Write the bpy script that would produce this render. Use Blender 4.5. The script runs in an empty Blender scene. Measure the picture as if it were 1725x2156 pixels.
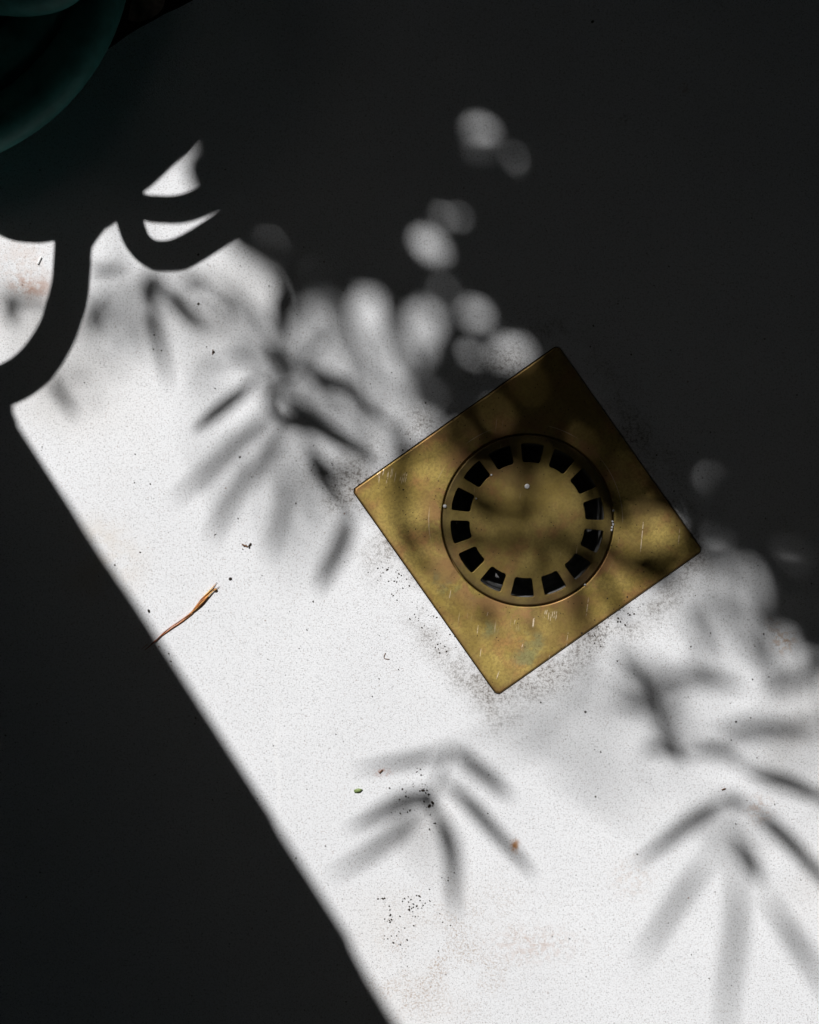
import bpy, bmesh, math, random
import numpy as np
from mathutils import Vector, Matrix

# ------------------------------------------------------------------ camera, world, sun, exposure
scene = bpy.context.scene
S = 0.00018904                 # metres of ground per unit of the layout grid (1725 x 2156 over the framed ground)
CX, CY = 862.5, 1078.0
CAM_H = 0.80
SUN_EL = math.radians(52.0)
COT = 1.0 / math.tan(SUN_EL)
SHX, SHY = 0.5406, -0.8413     # direction in which shadows fall over the ground

cam_d = bpy.data.cameras.new("camera")
cam = bpy.data.objects.new("camera", cam_d)
scene.collection.objects.link(cam)
cam.location = (0, 0, CAM_H)
cam.rotation_euler = (0, 0, 0)
cam_d.sensor_fit = 'HORIZONTAL'
cam_d.sensor_width = 36.0
cam_d.lens = 36.0 * CAM_H / (1725 * S)
cam_d.clip_start = 0.01
cam_d.clip_end = 1000.0
scene.camera = cam

world = bpy.data.worlds.new("World")
scene.world = world
world.use_nodes = True
wn = world.node_tree.nodes
wl = world.node_tree.links
for n in list(wn):
    wn.remove(n)
sky = wn.new('ShaderNodeTexSky')
sky.sky_type = 'NISHITA'
sky.sun_disc = False
sky.sun_elevation = SUN_EL
sky.sun_rotation = math.atan2(-SHX, -SHY)
sky.dust_density = 2.2
bg = wn.new('ShaderNodeBackground')
bg.inputs['Strength'].default_value = 0.05
wo = wn.new('ShaderNodeOutputWorld')
wl.new(sky.outputs[0], bg.inputs['Color'])
wl.new(bg.outputs[0], wo.inputs['Surface'])

sun_d = bpy.data.lights.new("sun", 'SUN')
sun_d.energy = 5.0
sun_d.angle = math.radians(0.53)
sun_d.color = (1.0, 0.985, 0.965)
sun = bpy.data.objects.new("sun", sun_d)
scene.collection.objects.link(sun)
travel = Vector((SHX * math.cos(SUN_EL), SHY * math.cos(SUN_EL), -math.sin(SUN_EL)))
sun.rotation_euler = travel.to_track_quat('-Z', 'Y').to_euler()
sun.location = (-1.5, 2.5, 4)

scene.view_settings.view_transform = 'Standard'
scene.view_settings.look = 'None'
scene.view_settings.exposure = -0.12
scene.cycles.max_bounces = 6
scene.cycles.diffuse_bounces = 3
scene.cycles.glossy_bounces = 3
scene.view_settings.gamma = 1.0
scene.view_settings.use_curve_mapping = False

rng = random.Random(7)

# ------------------------------------------------------------------ helpers
def P(x, y, h=0.0):
    """point at height h whose sun shadow lands on ground grid (x, y)"""
    return Vector(((x - CX) * S - h * COT * SHX, (CY - y) * S - h * COT * SHY, h))

def G(x, y, z=0.0):
    return Vector(((x - CX) * S, (CY - y) * S, z))

def V(x, y, z):
    """point at height z above the spot of ground at grid (x, y) drawn towards the foot of the viewer"""
    k = 1.0 - z / CAM_H
    return Vector(((x - CX) * S * k, (CY - y) * S * k, z))

def link(name, me, mat=None, parent=None, smooth=False):
    o = bpy.data.objects.new(name, me)
    scene.collection.objects.link(o)
    if mat:
        me.materials.append(mat)
    if parent:
        o.parent = parent
    if smooth:
        me.polygons.foreach_set('use_smooth', [True] * len(me.polygons))
    return o

def mesh(name, verts, faces, mat=None, parent=None, smooth=False):
    me = bpy.data.meshes.new(name)
    me.from_pydata([tuple(v) for v in verts], [], faces)
    me.update()
    return link(name, me, mat, parent, smooth)

def empty(name, loc):
    o = bpy.data.objects.new(name, None)
    o.location = loc
    o.empty_display_size = 0.02
    scene.collection.objects.link(o)
    return o

def tag(o, label=None, cat=None, group=None, kind=None):
    if label: o['label'] = label
    if cat: o['category'] = cat
    if group: o['group'] = group
    if kind: o['kind'] = kind
    return o

def catmull(pts, n=8, closed=False):
    pts = [Vector(p) for p in pts]
    out = []
    m = len(pts)
    rngi = range(m if closed else m - 1)
    for i in rngi:
        p0 = pts[(i - 1) % m] if (closed or i > 0) else pts[0] * 2 - pts[1]
        p1 = pts[i]
        p2 = pts[(i + 1) % m]
        p3 = pts[(i + 2) % m] if (closed or i + 2 < m) else pts[m - 1] * 2 - pts[m - 2]
        for k in range(n):
            t = k / n
            out.append(0.5 * ((2 * p1) + (p2 - p0) * t + (2 * p0 - 5 * p1 + 4 * p2 - p3) * t * t
                              + (3 * p1 - p0 - 3 * p2 + p3) * t ** 3))
    if not closed:
        out.append(pts[-1])
    return out

def tube_data(path, radii, sides=12, verts=None, faces=None, caps=True):
    if verts is None: verts, faces = [], []
    n = len(path)
    if not hasattr(radii, '__len__'):
        radii = [radii] * n
    b0 = len(verts)
    t = (path[1] - path[0]).normalized()
    nrm = t.orthogonal().normalized()
    for i in range(n):
        a = path[max(i - 1, 0)]
        b = path[min(i + 1, n - 1)]
        t = (b - a)
        if t.length < 1e-9:
            t = Vector((0, 0, 1))
        t.normalize()
        nrm = (nrm - t * nrm.dot(t)).normalized()
        bi = t.cross(nrm)
        for k in range(sides):
            an = 2 * math.pi * k / sides
            verts.append(path[i] + (nrm * math.cos(an) + bi * math.sin(an)) * radii[i])
    for i in range(n - 1):
        for k in range(sides):
            a = b0 + i * sides + k
            b = b0 + i * sides + (k + 1) % sides
            faces.append((a, b, b + sides, a + sides))
    if caps:
        faces.append(tuple(b0 + k for k in reversed(range(sides))))
        faces.append(tuple(b0 + (n - 1) * sides + k for k in range(sides)))
    return verts, faces

# ------------------------------------------------------------------ node helper
class NT:
    def __init__(self, name):
        self.m = bpy.data.materials.new(name)
        self.m.use_nodes = True
        self.t = self.m.node_tree
        self.n = self.t.nodes
        self.l = self.t.links
        self.b = self.n['Principled BSDF']
        self.tc = self.n.new('ShaderNodeTexCoord')
        self.obj = self.tc.outputs['Object']
    def put(self, sock, v):
        if hasattr(v, 'links'):
            self.l.new(v, sock)
        elif v is not None:
            sock.default_value = v
    def math(self, op, a, b=None, c=None, clamp=False):
        n = self.n.new('ShaderNodeMath'); n.operation = op; n.use_clamp = clamp
        self.put(n.inputs[0], a)
        if b is not None: self.put(n.inputs[1], b)
        if c is not None: self.put(n.inputs[2], c)
        return n.outputs[0]
    def vmath(self, op, a, b=None):
        n = self.n.new('ShaderNodeVectorMath'); n.operation = op
        self.put(n.inputs[0], a)
        if b is not None: self.put(n.inputs[1], b)
        return n.outputs['Value'] if op in ('DISTANCE', 'LENGTH', 'DOT_PRODUCT') else n.outputs['Vector']
    def noise(self, scale, detail=2.0, rough=0.5, vec=None, dist=0.0):
        n = self.n.new('ShaderNodeTexNoise')
        self.l.new(vec or self.obj, n.inputs['Vector'])
        n.inputs['Scale'].default_value = scale
        n.inputs['Detail'].default_value = detail
        n.inputs['Roughness'].default_value = rough
        n.inputs['Distortion'].default_value = dist
        return n.outputs['Fac']
    def voronoi(self, scale, vec=None, feat='F1'):
        n = self.n.new('ShaderNodeTexVoronoi')
        n.feature = feat
        self.l.new(vec or self.obj, n.inputs['Vector'])
        n.inputs['Scale'].default_value = scale
        return n.outputs['Distance'], n.outputs['Color']
    def rng(self, v, a, b, c=0.0, d=1.0, smooth=True):
        n = self.n.new('ShaderNodeMapRange')
        n.interpolation_type = 'SMOOTHSTEP' if smooth else 'LINEAR'
        self.put(n.inputs['Value'], v)
        n.inputs['From Min'].default_value = a
        n.inputs['From Max'].default_value = b
        n.inputs['To Min'].default_value = c
        n.inputs['To Max'].default_value = d
        return n.outputs['Result']
    def mix(self, f, a, b, mode='MIX'):
        n = self.n.new('ShaderNodeMix'); n.data_type = 'RGBA'; n.blend_type = mode
        self.put(n.inputs['Factor'], f)
        for i, v in ((6, a), (7, b)):
            if hasattr(v, 'links'): self.l.new(v, n.inputs[i])
            else: n.inputs[i].default_value = (v[0], v[1], v[2], 1.0)
        return n.outputs[2]
    def mapping(self, loc=(0, 0, 0), rot=(0, 0, 0), scale=(1, 1, 1), vec=None, kind='POINT'):
        n = self.n.new('ShaderNodeMapping'); n.vector_type = kind
        self.l.new(vec or self.obj, n.inputs['Vector'])
        n.inputs['Location'].default_value = loc
        n.inputs['Rotation'].default_value = rot
        n.inputs['Scale'].default_value = scale
        return n.outputs['Vector']
    def sep(self, v):
        n = self.n.new('ShaderNodeSeparateXYZ'); self.l.new(v, n.inputs[0])
        return n.outputs
    def spot(self, x, y, r, sx=1.0, sy=1.0):
        """soft round mark on the ground around grid (x, y), radius r in grid units"""
        p = G(x, y)
        v = self.mapping(loc=(-p.x / (r * S * sx), -p.y / (r * S * sy), 0),
                         scale=(1 / (r * S * sx), 1 / (r * S * sy), 1))
        return self.rng(self.vmath('LENGTH', v), 1.0, 0.0)
    def bump(self, h, strength, dist):
        n = self.n.new('ShaderNodeBump')
        n.inputs['Strength'].default_value = strength
        n.inputs['Distance'].default_value = dist
        self.l.new(h, n.inputs['Height'])
        self.l.new(n.outputs[0], self.b.inputs['Normal'])
    def set(self, color=None, rough=None, metal=None, spec=None):
        for k, v in (('Base Color', color), ('Roughness', rough), ('Metallic', metal), ('Specular IOR Level', spec)):
            if v is None: continue
            if hasattr(v, 'links'): self.l.new(v, self.b.inputs[k])
            elif k == 'Base Color': self.b.inputs[k].default_value = (v[0], v[1], v[2], 1)
            else: self.b.inputs[k].default_value = v
        return self.m

DRAIN = G(1111, 1095.5)
DRAIN_ROT = math.atan2(302, 428)          # tilt of the plate's edge
HALF = 0.05

# ------------------------------------------------------------------ materials
def mat_paving():
    m = NT('speckled_white_paving')
    fine = m.noise(1900, 2, 0.65)
    grain = m.noise(1100, 3, 0.6)
    blotch = m.noise(16, 4, 0.55)
    col = m.mix(m.rng(blotch, 0.35, 0.7), (0.755, 0.766, 0.79), (0.80, 0.811, 0.835))
    warm = m.rng(m.noise(9, 3, 0.6, m.mapping(loc=(3, 1, 0))), 0.5, 0.75)
    col = m.mix(m.math('MULTIPLY', warm, 0.22), col, (0.70, 0.64, 0.57))
    col = m.mix(m.math('MULTIPLY', m.rng(fine, 0.56, 0.36), 0.34), col, (0.40, 0.395, 0.40))
    col = m.mix(m.math('MULTIPLY', m.rng(grain, 0.46, 0.30), 0.42), col, (0.27, 0.265, 0.265))
    # dark grains of two sizes, each grain its own darkness
    for sc, lim, dens, dark, off in ((1700, 0.42, 0.55, 0.40, 0.0), (1000, 0.25, 0.28, 0.42, 5.1), (520, 0.14, 0.18, 0.58, 7.3), (190, 0.075, 0.11, 0.82, 3.7)):
        v = m.mapping(loc=(off, off * 0.7, off * 0.3))
        d, c = m.voronoi(sc, v)
        cs = m.sep(c)
        size = m.math('MULTIPLY', m.rng(cs[1], 0, 1, 0.35, 1.0, False), lim)
        hit = m.math('MULTIPLY', m.math('LESS_THAN', cs[0], dens), m.rng(m.math('DIVIDE', d, size), 1.25, 0.6))
        tone = m.mix(m.math('GREATER_THAN', cs[2], 0.86), (0.055, 0.052, 0.05), (0.20, 0.10, 0.055))
        col = m.mix(m.math('MULTIPLY', hit, dark), col, tone)
    # stains
    brk = m.rng(m.noise(420, 4, 0.7), 0.44, 0.62)
    brk2 = m.rng(m.noise(150, 4, 0.7), 0.40, 0.62)
    brk3 = m.math('MULTIPLY', m.rng(m.noise(1000, 4, 0.8), 0.48, 0.62), m.rng(m.noise(70, 4, 0.7), 0.42, 0.60))
    def stain(col, x, y, r, c, k, sx=1, sy=1, br=brk):
        return m.mix(m.math('MULTIPLY', m.math('MULTIPLY', m.spot(x, y, r, sx, sy), br), k), col, c)
    soft = m.rng(m.noise(90, 4, 0.7), 0.3, 0.7)
    col = stain(col, 985, 1985, 300, (0.34, 0.24, 0.16), 0.6, 1.0, 0.75, brk3)
    col = stain(col, 870, 2080, 200, (0.34, 0.22, 0.14), 0.6, 1.2, 0.8, brk3)
    col = stain(col, 1120, 1990, 120, (0.42, 0.24, 0.15), 0.35, 1.3, 0.5)
    col = stain(col, 45, 560, 110, (0.48, 0.30, 0.20), 0.3, 1.0, 1.0, brk2)
    col = stain(col, 85, 610, 60, (0.40, 0.20, 0.12), 0.6, 0.8, 0.7, soft)
    col = stain(col, 60, 600, 60, (0.40, 0.20, 0.12), 0.75, 1.0, 0.6, brk2)
    col = stain(col, 1084, 1782, 24, (0.36, 0.17, 0.06), 1.0, 0.75, 1.6, brk2)
    col = stain(col, 1630, 1312, 26, (0.40, 0.19, 0.04), 1.0, 0.9, 0.9, brk2)
    col = stain(col, 1650, 1350, 40, (0.46, 0.26, 0.12), 0.7)
    col = stain(col, 805, 1626, 22, (0.40, 0.15, 0.08), 0.9, 1.4, 0.6)
    col = stain(col, 1330, 1850, 70, (0.44, 0.30, 0.21), 0.3)
    col = stain(col, 1600, 1705, 45, (0.44, 0.30, 0.22), 0.6)
    col = stain(col, 1440, 185, 16, (0.22, 0.09, 0.03), 0.95)
    col = stain(col, 1315, 250, 15, (0.10, 0.08, 0.06), 0.8)
    col = stain(col, 210, 1180, 140, (0.60, 0.50, 0.38), 0.45, 1.0, 1.0, soft)
    # faint trowel ridge
    gp = G(585, 1620)
    xy = m.sep(m.mapping(loc=(-gp.x, -gp.y, 0)))
    wob = m.math('MULTIPLY', m.math('SUBTRACT', m.noise(60, 3, 0.6), 0.5), 0.005)
    lx = m.math('ABSOLUTE', m.math('ADD', xy[0], wob))
    ridge = m.math('MULTIPLY', m.rng(lx, 0.0013, 0.0002), m.rng(m.math('ABSOLUTE', xy[1]), 0.032, 0.006))
    col = m.mix(m.math('MULTIPLY', ridge, 0.22), col, (0.86, 0.86, 0.86))
    # grime that collects around the drain plate
    v = m.mapping(loc=tuple(DRAIN), rot=(0, 0, DRAIN_ROT), kind='TEXTURE')
    xyz = m.sep(v)
    ax = m.math('ABSOLUTE', xyz[0]); ay = m.math('ABSOLUTE', xyz[1])
    dist = m.math('SUBTRACT', m.math('MAXIMUM', ax, ay), HALF)
    big = m.rng(m.noise(38, 3, 0.6), 0.40, 0.66)
    near = m.rng(dist, 0.030, 0.0)
    near2 = m.rng(dist, 0.020, 0.001)
    grit = m.rng(m.noise(1300, 3, 0.75), 0.50, 0.36)
    grit2 = m.rng(m.noise(620, 4, 0.75), 0.51, 0.40)
    g = m.math('MULTIPLY', m.math('MULTIPLY', near, m.math('ADD', m.math('MULTIPLY', big, 0.9), 0.1)), grit)
    col = m.mix(m.math('MULTIPLY', g, 0.75), col, (0.09, 0.08, 0.072))
    g2 = m.math('MULTIPLY', m.math('MULTIPLY', near2, big), grit2)
    col = m.mix(m.math('MULTIPLY', g2, 0.95), col, (0.07, 0.06, 0.052))
    film = m.math('MULTIPLY', m.math('MULTIPLY', near2, big), 0.42)
    col = m.mix(film, col, (0.34, 0.31, 0.28))
    m.bump(m.math('ADD', m.math('MULTIPLY', grain, 0.6), fine), 0.35, 0.00035)
    return m.set(col, 0.62, 0.0, 0.3)

def _loc(x, y):
    p = G(x, y) - DRAIN
    c, s_ = math.cos(-DRAIN_ROT), math.sin(-DRAIN_ROT)
    return p.x * c - p.y * s_, p.x * s_ + p.y * c
GREEN = [(*_loc(1110, 1385), 0.0085), (*_loc(1095, 1345), 0.0055), (*_loc(1135, 1350), 0.005), (*_loc(945, 1235), 0.006), (*_loc(915, 1215), 0.004), (*_loc(1030, 1325), 0.005), (*_loc(990, 1265), 0.0035)]

def mat_brass(name, plate=True):
    m = NT(name)
    n1 = m.noise(32, 5, 0.62)
    n2 = m.noise(70, 4, 0.6, m.mapping(loc=(1.3, 4.1, 0)))
    n3 = m.noise(900, 3, 0.7)
    n4 = m.noise(26, 3, 0.55, m.mapping(loc=(7.7, 2.2, 0)), 0.6)
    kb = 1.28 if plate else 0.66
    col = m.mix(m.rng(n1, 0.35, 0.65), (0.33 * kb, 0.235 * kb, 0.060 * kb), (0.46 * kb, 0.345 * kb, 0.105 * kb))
    col = m.mix(m.math('MULTIPLY', m.rng(n2, 0.50, 0.68), 0.65), col, (0.40 * kb, 0.19 * kb, 0.08 * kb))
    col = m.mix(m.math('MULTIPLY', m.rng(n4, 0.54, 0.68), 0.7), col, (0.15, 0.09, 0.04))
    if plate:
        n5 = m.noise(150, 4, 0.65)
        for x, y, r in GREEN:
            v = m.mapping(loc=(-x / r, -y / r, 0), scale=(1 / r, 1 / r, 1))
            k = m.math('MULTIPLY', m.rng(m.vmath('LENGTH', v), 1.0, 0.2), m.rng(n5, 0.42, 0.56))
            col = m.mix(m.math('MULTIPLY', k, 0.7), col, (0.29, 0.31, 0.15))
    col = m.mix(m.math('MULTIPLY', m.rng(n3, 0.58, 0.38), 0.35), col, (0.15, 0.10, 0.035))
    if plate:
        xyz = m.sep(m.obj)
        e = m.math('MAXIMUM', m.math('ABSOLUTE', xyz[0]), m.math('ABSOLUTE', xyz[1]))
        e = m.math('ADD', e, m.math('MULTIPLY', m.math('SUBTRACT', m.noise(120, 4, 0.7), 0.5), 0.010))
        col = m.mix(m.math('MULTIPLY', m.rng(e, 0.0465, 0.0508), 0.65), col, (0.24, 0.13, 0.05))
    else:
        e = m.math('ADD', m.vmath('LENGTH', m.obj), m.math('MULTIPLY', m.math('SUBTRACT', m.noise(120, 4, 0.7), 0.5), 0.008))
        col = m.mix(m.math('MULTIPLY', m.rng(e, 0.0295, 0.0345), 0.6), col, (0.085, 0.055, 0.028))
    if plate:
        ring = m.math('MULTIPLY', m.rng(m.vmath('LENGTH', m.obj), 0.047, 0.035), m.rng(m.noise(85, 4, 0.65, m.mapping(loc=(2, 8, 0)), 0.5), 0.44, 0.58))
        col = m.mix(m.math('MULTIPLY', ring, 0.7), col, (0.46, 0.23, 0.11))
        big = m.rng(m.noise(22, 3, 0.6, m.mapping(loc=(11, 3, 0)), 0.8), 0.46, 0.62)
        col = m.mix(m.math('MULTIPLY', big, 0.45), col, (0.25, 0.165, 0.06))
    mott = m.noise(260, 5, 0.75, None, 0.4)
    col = m.mix(m.math('MULTIPLY', m.rng(mott, 0.55, 0.70), 0.35), col, (0.13, 0.078, 0.032))
    d, c = m.voronoi(700)
    cs = m.sep(c)
    pit = m.math('MULTIPLY', m.math('LESS_THAN', cs[0], 0.16), m.rng(d, 0.24, 0.12))
    col = m.mix(m.math('MULTIPLY', pit, 0.8), col, (0.045, 0.03, 0.014))
    # fine wiping scratches, bright where the patina is cut through
    v = m.mapping(scale=(1500, 60, 1), vec=m.mapping(rot=(0, 0, DRAIN_ROT + 0.12)))
    sc = m.noise(1.0, 2, 0.5, v)
    patch = m.rng(m.noise(60, 2, 0.5, m.mapping(loc=(5, 9, 0))), 0.54, 0.68)
    s = m.math('MULTIPLY', m.rng(sc, 0.66, 0.74), patch)
    col = m.mix(m.math('MULTIPLY', s, 0.8), col, (0.86, 0.68, 0.45))
    if plate:
        tot = None
        brkn = m.rng(m.noise(900, 2, 0.6), 0.36, 0.52)
        q = random.Random(4)
        marks = [(1125, 1298, 1122, 1322, 1.5), (1356, 1088, 1348, 1170, 0.8), (1432, 1110, 1428, 1150, 0.5), (1240, 1255, 1234, 1300, 0.6), (1102, 1352, 1098, 1368, .7), (1052, 1410, 1045, 1432, .8), (950, 1240, 946, 1262, .5), (1150, 1000, 1148, 1020, .5)]
        for i in range(9):
            x = 795 + i * 4.2 + q.uniform(-2, 2); y = 985 + q.uniform(-4, 8)
            marks.append((x + 4, y, x, y + q.uniform(14, 34), q.uniform(.35, .7)))
        for i in range(4):
            x = 842 + i * 4; marks.append((x + 4, 992 + q.uniform(-4, 4), x - 1, 1018 + q.uniform(-4, 4), .5))
        for i in range(7):
            x = 1146 + i * 4; y = 1285 + q.uniform(-3, 6)
            marks.append((x + 3, y, x, y + q.uniform(12, 32), q.uniform(.35, .8)))
        for i in range(8):
            x = q.uniform(1000, 1250); y = q.uniform(1280, 1400)
            marks.append((x + 3, y, x, y + q.uniform(8, 22), .45))
        for x0, y0, x1, y1, w in marks:
            a = Vector(_loc(x0, y0)); b = Vector(_loc(x1, y1)); mid = (a + b) / 2
            uv = m.sep(m.mapping(loc=(mid.x, mid.y, 0), rot=(0, 0, math.atan2(b.y - a.y, b.x - a.x)), kind='TEXTURE'))
            hl = (b - a).length / 2
            k = m.math('MULTIPLY', m.rng(m.math('ABSOLUTE', uv[0]), hl, hl * 0.5), m.rng(m.math('ABSOLUTE', uv[1]), w * S * 1.6, w * S * 0.4))
            tot = k if tot is None else m.math('MAXIMUM', tot, k)
        arc = m.math('ABSOLUTE', m.math('SUBTRACT', m.vmath('LENGTH', m.mapping(loc=(0.0006, -0.0004, 0))), 0.0386))
        arcm = m.math('MULTIPLY', m.rng(arc, 0.00017, 0.00004), m.rng(m.noise(35, 1, 0.5), 0.52, 0.6))
        tot = m.math('MAXIMUM', m.math('MULTIPLY', tot, brkn), m.math('MULTIPLY', arcm, 0.7))
        col = m.mix(m.math('MULTIPLY', tot, 0.85), col, (0.95, 0.80, 0.60))
    rough = m.rng(n1, 0.3, 0.7, 0.42, 0.58)
    m.bump(m.math('ADD', n3, m.math('MULTIPLY', n1, 3.0)), 0.10, 0.0002)
    return m.set(col, rough, 0.62, 0.4)

def mat_plain(name, c, rough=0.6, spec=0.4, scale=60, amt=0.3, metal=0.0, bump=0.0):
    m = NT(name)
    n = m.noise(scale, 4, 0.6)
    col = m.mix(m.rng(n, 0.3, 0.7), tuple(k * (1 - amt) for k in c), tuple(min(1, k * (1 + amt)) for k in c))
    if bump:
        m.bump(n, bump, 0.002)
    return m.set(col, rough, metal, spec)

M_PAVE = mat_paving()
M_PLATE = mat_brass('aged_brass_plate', True)
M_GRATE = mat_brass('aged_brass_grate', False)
M_CUP = mat_plain('drain_cup_grey', (0.20, 0.20, 0.20), 0.35, 0.5, 200, 0.5)
M_SOIL = mat_plain('dark_soil', (0.035, 0.026, 0.019), 0.95, 0.1, 90, 0.6, 0, 0.8)
M_HOSE = mat_plain('dark_teal_rubber', (0.040, 0.190, 0.170), 0.55, 0.3, 130, 0.2)
M_TUBE = mat_plain('dark_green_tube', (0.015, 0.05, 0.04), 0.4, 0.4, 130, 0.25)
M_STEEL = mat_plain('dull_steel', (0.25, 0.25, 0.25), 0.45, 0.5, 90, 0.3, 0.8)
M_WALL = mat_plain('pale_render', (0.52, 0.50, 0.46), 0.85, 0.2, 40, 0.12, 0, 0.4)
M_LEAF = mat_plain('dark_glossy_leaf', (0.030, 0.060, 0.020), 0.5, 0.3, 25, 0.45)
M_BARK = mat_plain('brown_bark', (0.10, 0.075, 0.05), 0.9, 0.1, 70, 0.4, 0, 0.8)
M_CRUMB = mat_plain('black_brown_dirt', (0.035, 0.026, 0.02), 0.9, 0.1, 900, 0.6)
M_GREEN = mat_plain('green_scrap', (0.24, 0.32, 0.12), 0.5, 0.4, 700, 0.3)
M_WHITE = mat_plain('white_fibre', (0.85, 0.85, 0.85), 0.4, 0.5, 700, 0.05)
M_FIBRE = mat_plain('brown_fibre', (0.14, 0.07, 0.035), 0.7, 0.3, 700, 0.3)

# ------------------------------------------------------------------ the ground: paving and the planted bed
def rounded_square(half, r, n=256):
    pts = []
    for i in range(n):
        a = 2 * math.pi * (i + 0.5) / n
        c, s = math.cos(a), math.sin(a)
        k = half / max(abs(c), abs(s))
        x, y = c * k, s * k
        q = half - r
        if abs(x) > q and abs(y) > q:
            # ray against the corner circle
            cx, cy = math.copysign(q, x), math.copysign(q, y)
            b = c * cx + s * cy
            d = b * b - (cx * cx + cy * cy - r * r)
            if d >= 0:
                t = b + math.sqrt(d)
                x, y = c * t, s * t
        pts.append((x, y))
    return pts

def to_world(pts, z):
    c, s = math.cos(DRAIN_ROT), math.sin(DRAIN_ROT)
    return [Vector((DRAIN.x + x * c - y * s, DRAIN.y + x * s + y * c, z)) for x, y in pts]

def build_paving():
    bm = bmesh.new()
    a, b = G(244, 93), G(393, 5)
    d = (b - a).normalized()
    e0, e1 = a - d * 2.6, a + d * 2.6
    nrm = Vector((d.y, -d.x, 0))
    def side(p, q, n):
        out = []
        for i in range(n):
            t = i / n
            v = p.lerp(q, t)
            out.append(v)
        return out
    ring = []
    n = 900
    for i in range(n + 1):
        v = e0.lerp(e1, i / n)
        j = 0.0004 * math.sin(i * 0.9) + 0.0006 * math.sin(i * 0.37 + 1) + rng.uniform(-.0003, .0003)
        ring.append(v + nrm * j)
    ring += [e1 + nrm * 3.2, e0 + nrm * 3.2]
    hole = to_world(rounded_square(HALF + 0.00035, 0.0018), 0)
    def loop(pts):
        vs = [bm.verts.new(p) for p in pts]
        es = [bm.edges.new((vs[i], vs[(i + 1) % len(vs)])) for i in range(len(vs))]
        return vs, es
    v1, e_1 = loop(ring)
    v2, e_2 = loop(hole)
    bmesh.ops.triangle_fill(bm, edges=e_1 + e_2, use_beauty=True)
    for vs, depth in ((v1, 0.05), (v2, 0.004)):
        low = [bm.verts.new(v.co - Vector((0, 0, depth))) for v in vs]
        for i in range(len(vs)):
            j = (i + 1) % len(vs)
            bm.faces.new((vs[i], low[i], low[j], vs[j]))
    bmesh.ops.recalc_face_normals(bm, faces=bm.faces)
    for f in bm.faces:
        if abs(f.normal.z) > 0.9 and f.normal.z < 0:
            f.normal_flip()
    me = bpy.data.meshes.new('paving')
    bm.to_mesh(me); bm.free()
    o = link('paving', me, M_PAVE)
    tag(o, kind='structure')
    # bed of soil behind the paving's edge
    sv, sf = [], []
    nx, ny = 150, 70
    for j in range(ny + 1):
        for i in range(nx + 1):
            u = -0.9 + 2.0 * i / nx
            w = 0.06 - 1.7 * (j / ny) ** 1.6
            p = a + d * u + nrm * w
            z = -0.022 + rng.uniform(-0.004, 0.004) + 0.004 * math.sin(u * 60) * math.cos(w * 50)
            sv.append((p.x, p.y, z))
    for j in range(ny):
        for i in range(nx):
            k = j * (nx + 1) + i
            sf.append((k, k + 1, k + nx + 2, k + nx + 1))
    so = mesh('soil', sv, sf, M_SOIL, None, True)
    tag(so, kind='structure')
    return a, d, nrm
EDGE_A, EDGE_D, EDGE_N = build_paving()

# ------------------------------------------------------------------ shade casters: wall, plants (dark-ground map in grid units)
def in_poly(x, y, poly):
    ins = np.zeros(np.shape(x), bool)
    n = len(poly)
    for i in range(n):
        x0, y0 = poly[i]; x1, y1 = poly[(i + 1) % n]
        if y0 == y1: continue
        c = ((y0 > y) != (y1 > y)) & (x < (x1 - x0) * (y - y0) / (y1 - y0) + x0)
        ins ^= c
    return ins

LIT = [(-260, 440), (40, 475), (110, 478), (150, 470), (212, 470), (245, 450), (275, 398), (318, 366), (350, 345), (378, 312), (395, 302), (403, 312), (386, 338), (392, 368), (404, 400), (432, 430), (446, 452), (452, 475),
       (472, 508), (508, 545), (535, 565), (570, 588), (592, 625), (590, 660), (600, 735), (620, 735), (622, 690), (640, 648), (690, 630), (718, 655),
       (742, 655), (765, 620), (795, 620), (806, 660), (803, 720), (822, 750), (845, 715), (866, 665), (900, 648), (924, 668), (918, 710), (888, 752),
       (845, 782), (862, 815), (858, 845), (868, 872), (905, 882), (925, 895), (895, 930), (905, 960), (950, 972), (985, 1000), (1020, 1018),
       (1088, 1004), (1128, 1004), (1142, 1028), (1165, 1000), (1192, 1004), (1215, 1040), (1228, 1075), (1262, 1085), (1300, 1082), (1332, 1108), (1350, 1085), (1390, 1078),
       (1422, 1105), (1418, 1136), (1382, 1152), (1330, 1160), (1335, 1200), (1385, 1216), (1440, 1205), (1505, 1196), (1518, 1240), (1535, 1200),
       (1572, 1198), (1600, 1230), (1606, 1285), (1622, 1335), (1665, 1352), (1690, 1395), (1900, 1410), (2300, 1410), (2300, 2900), (-260, 2900)]
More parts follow.
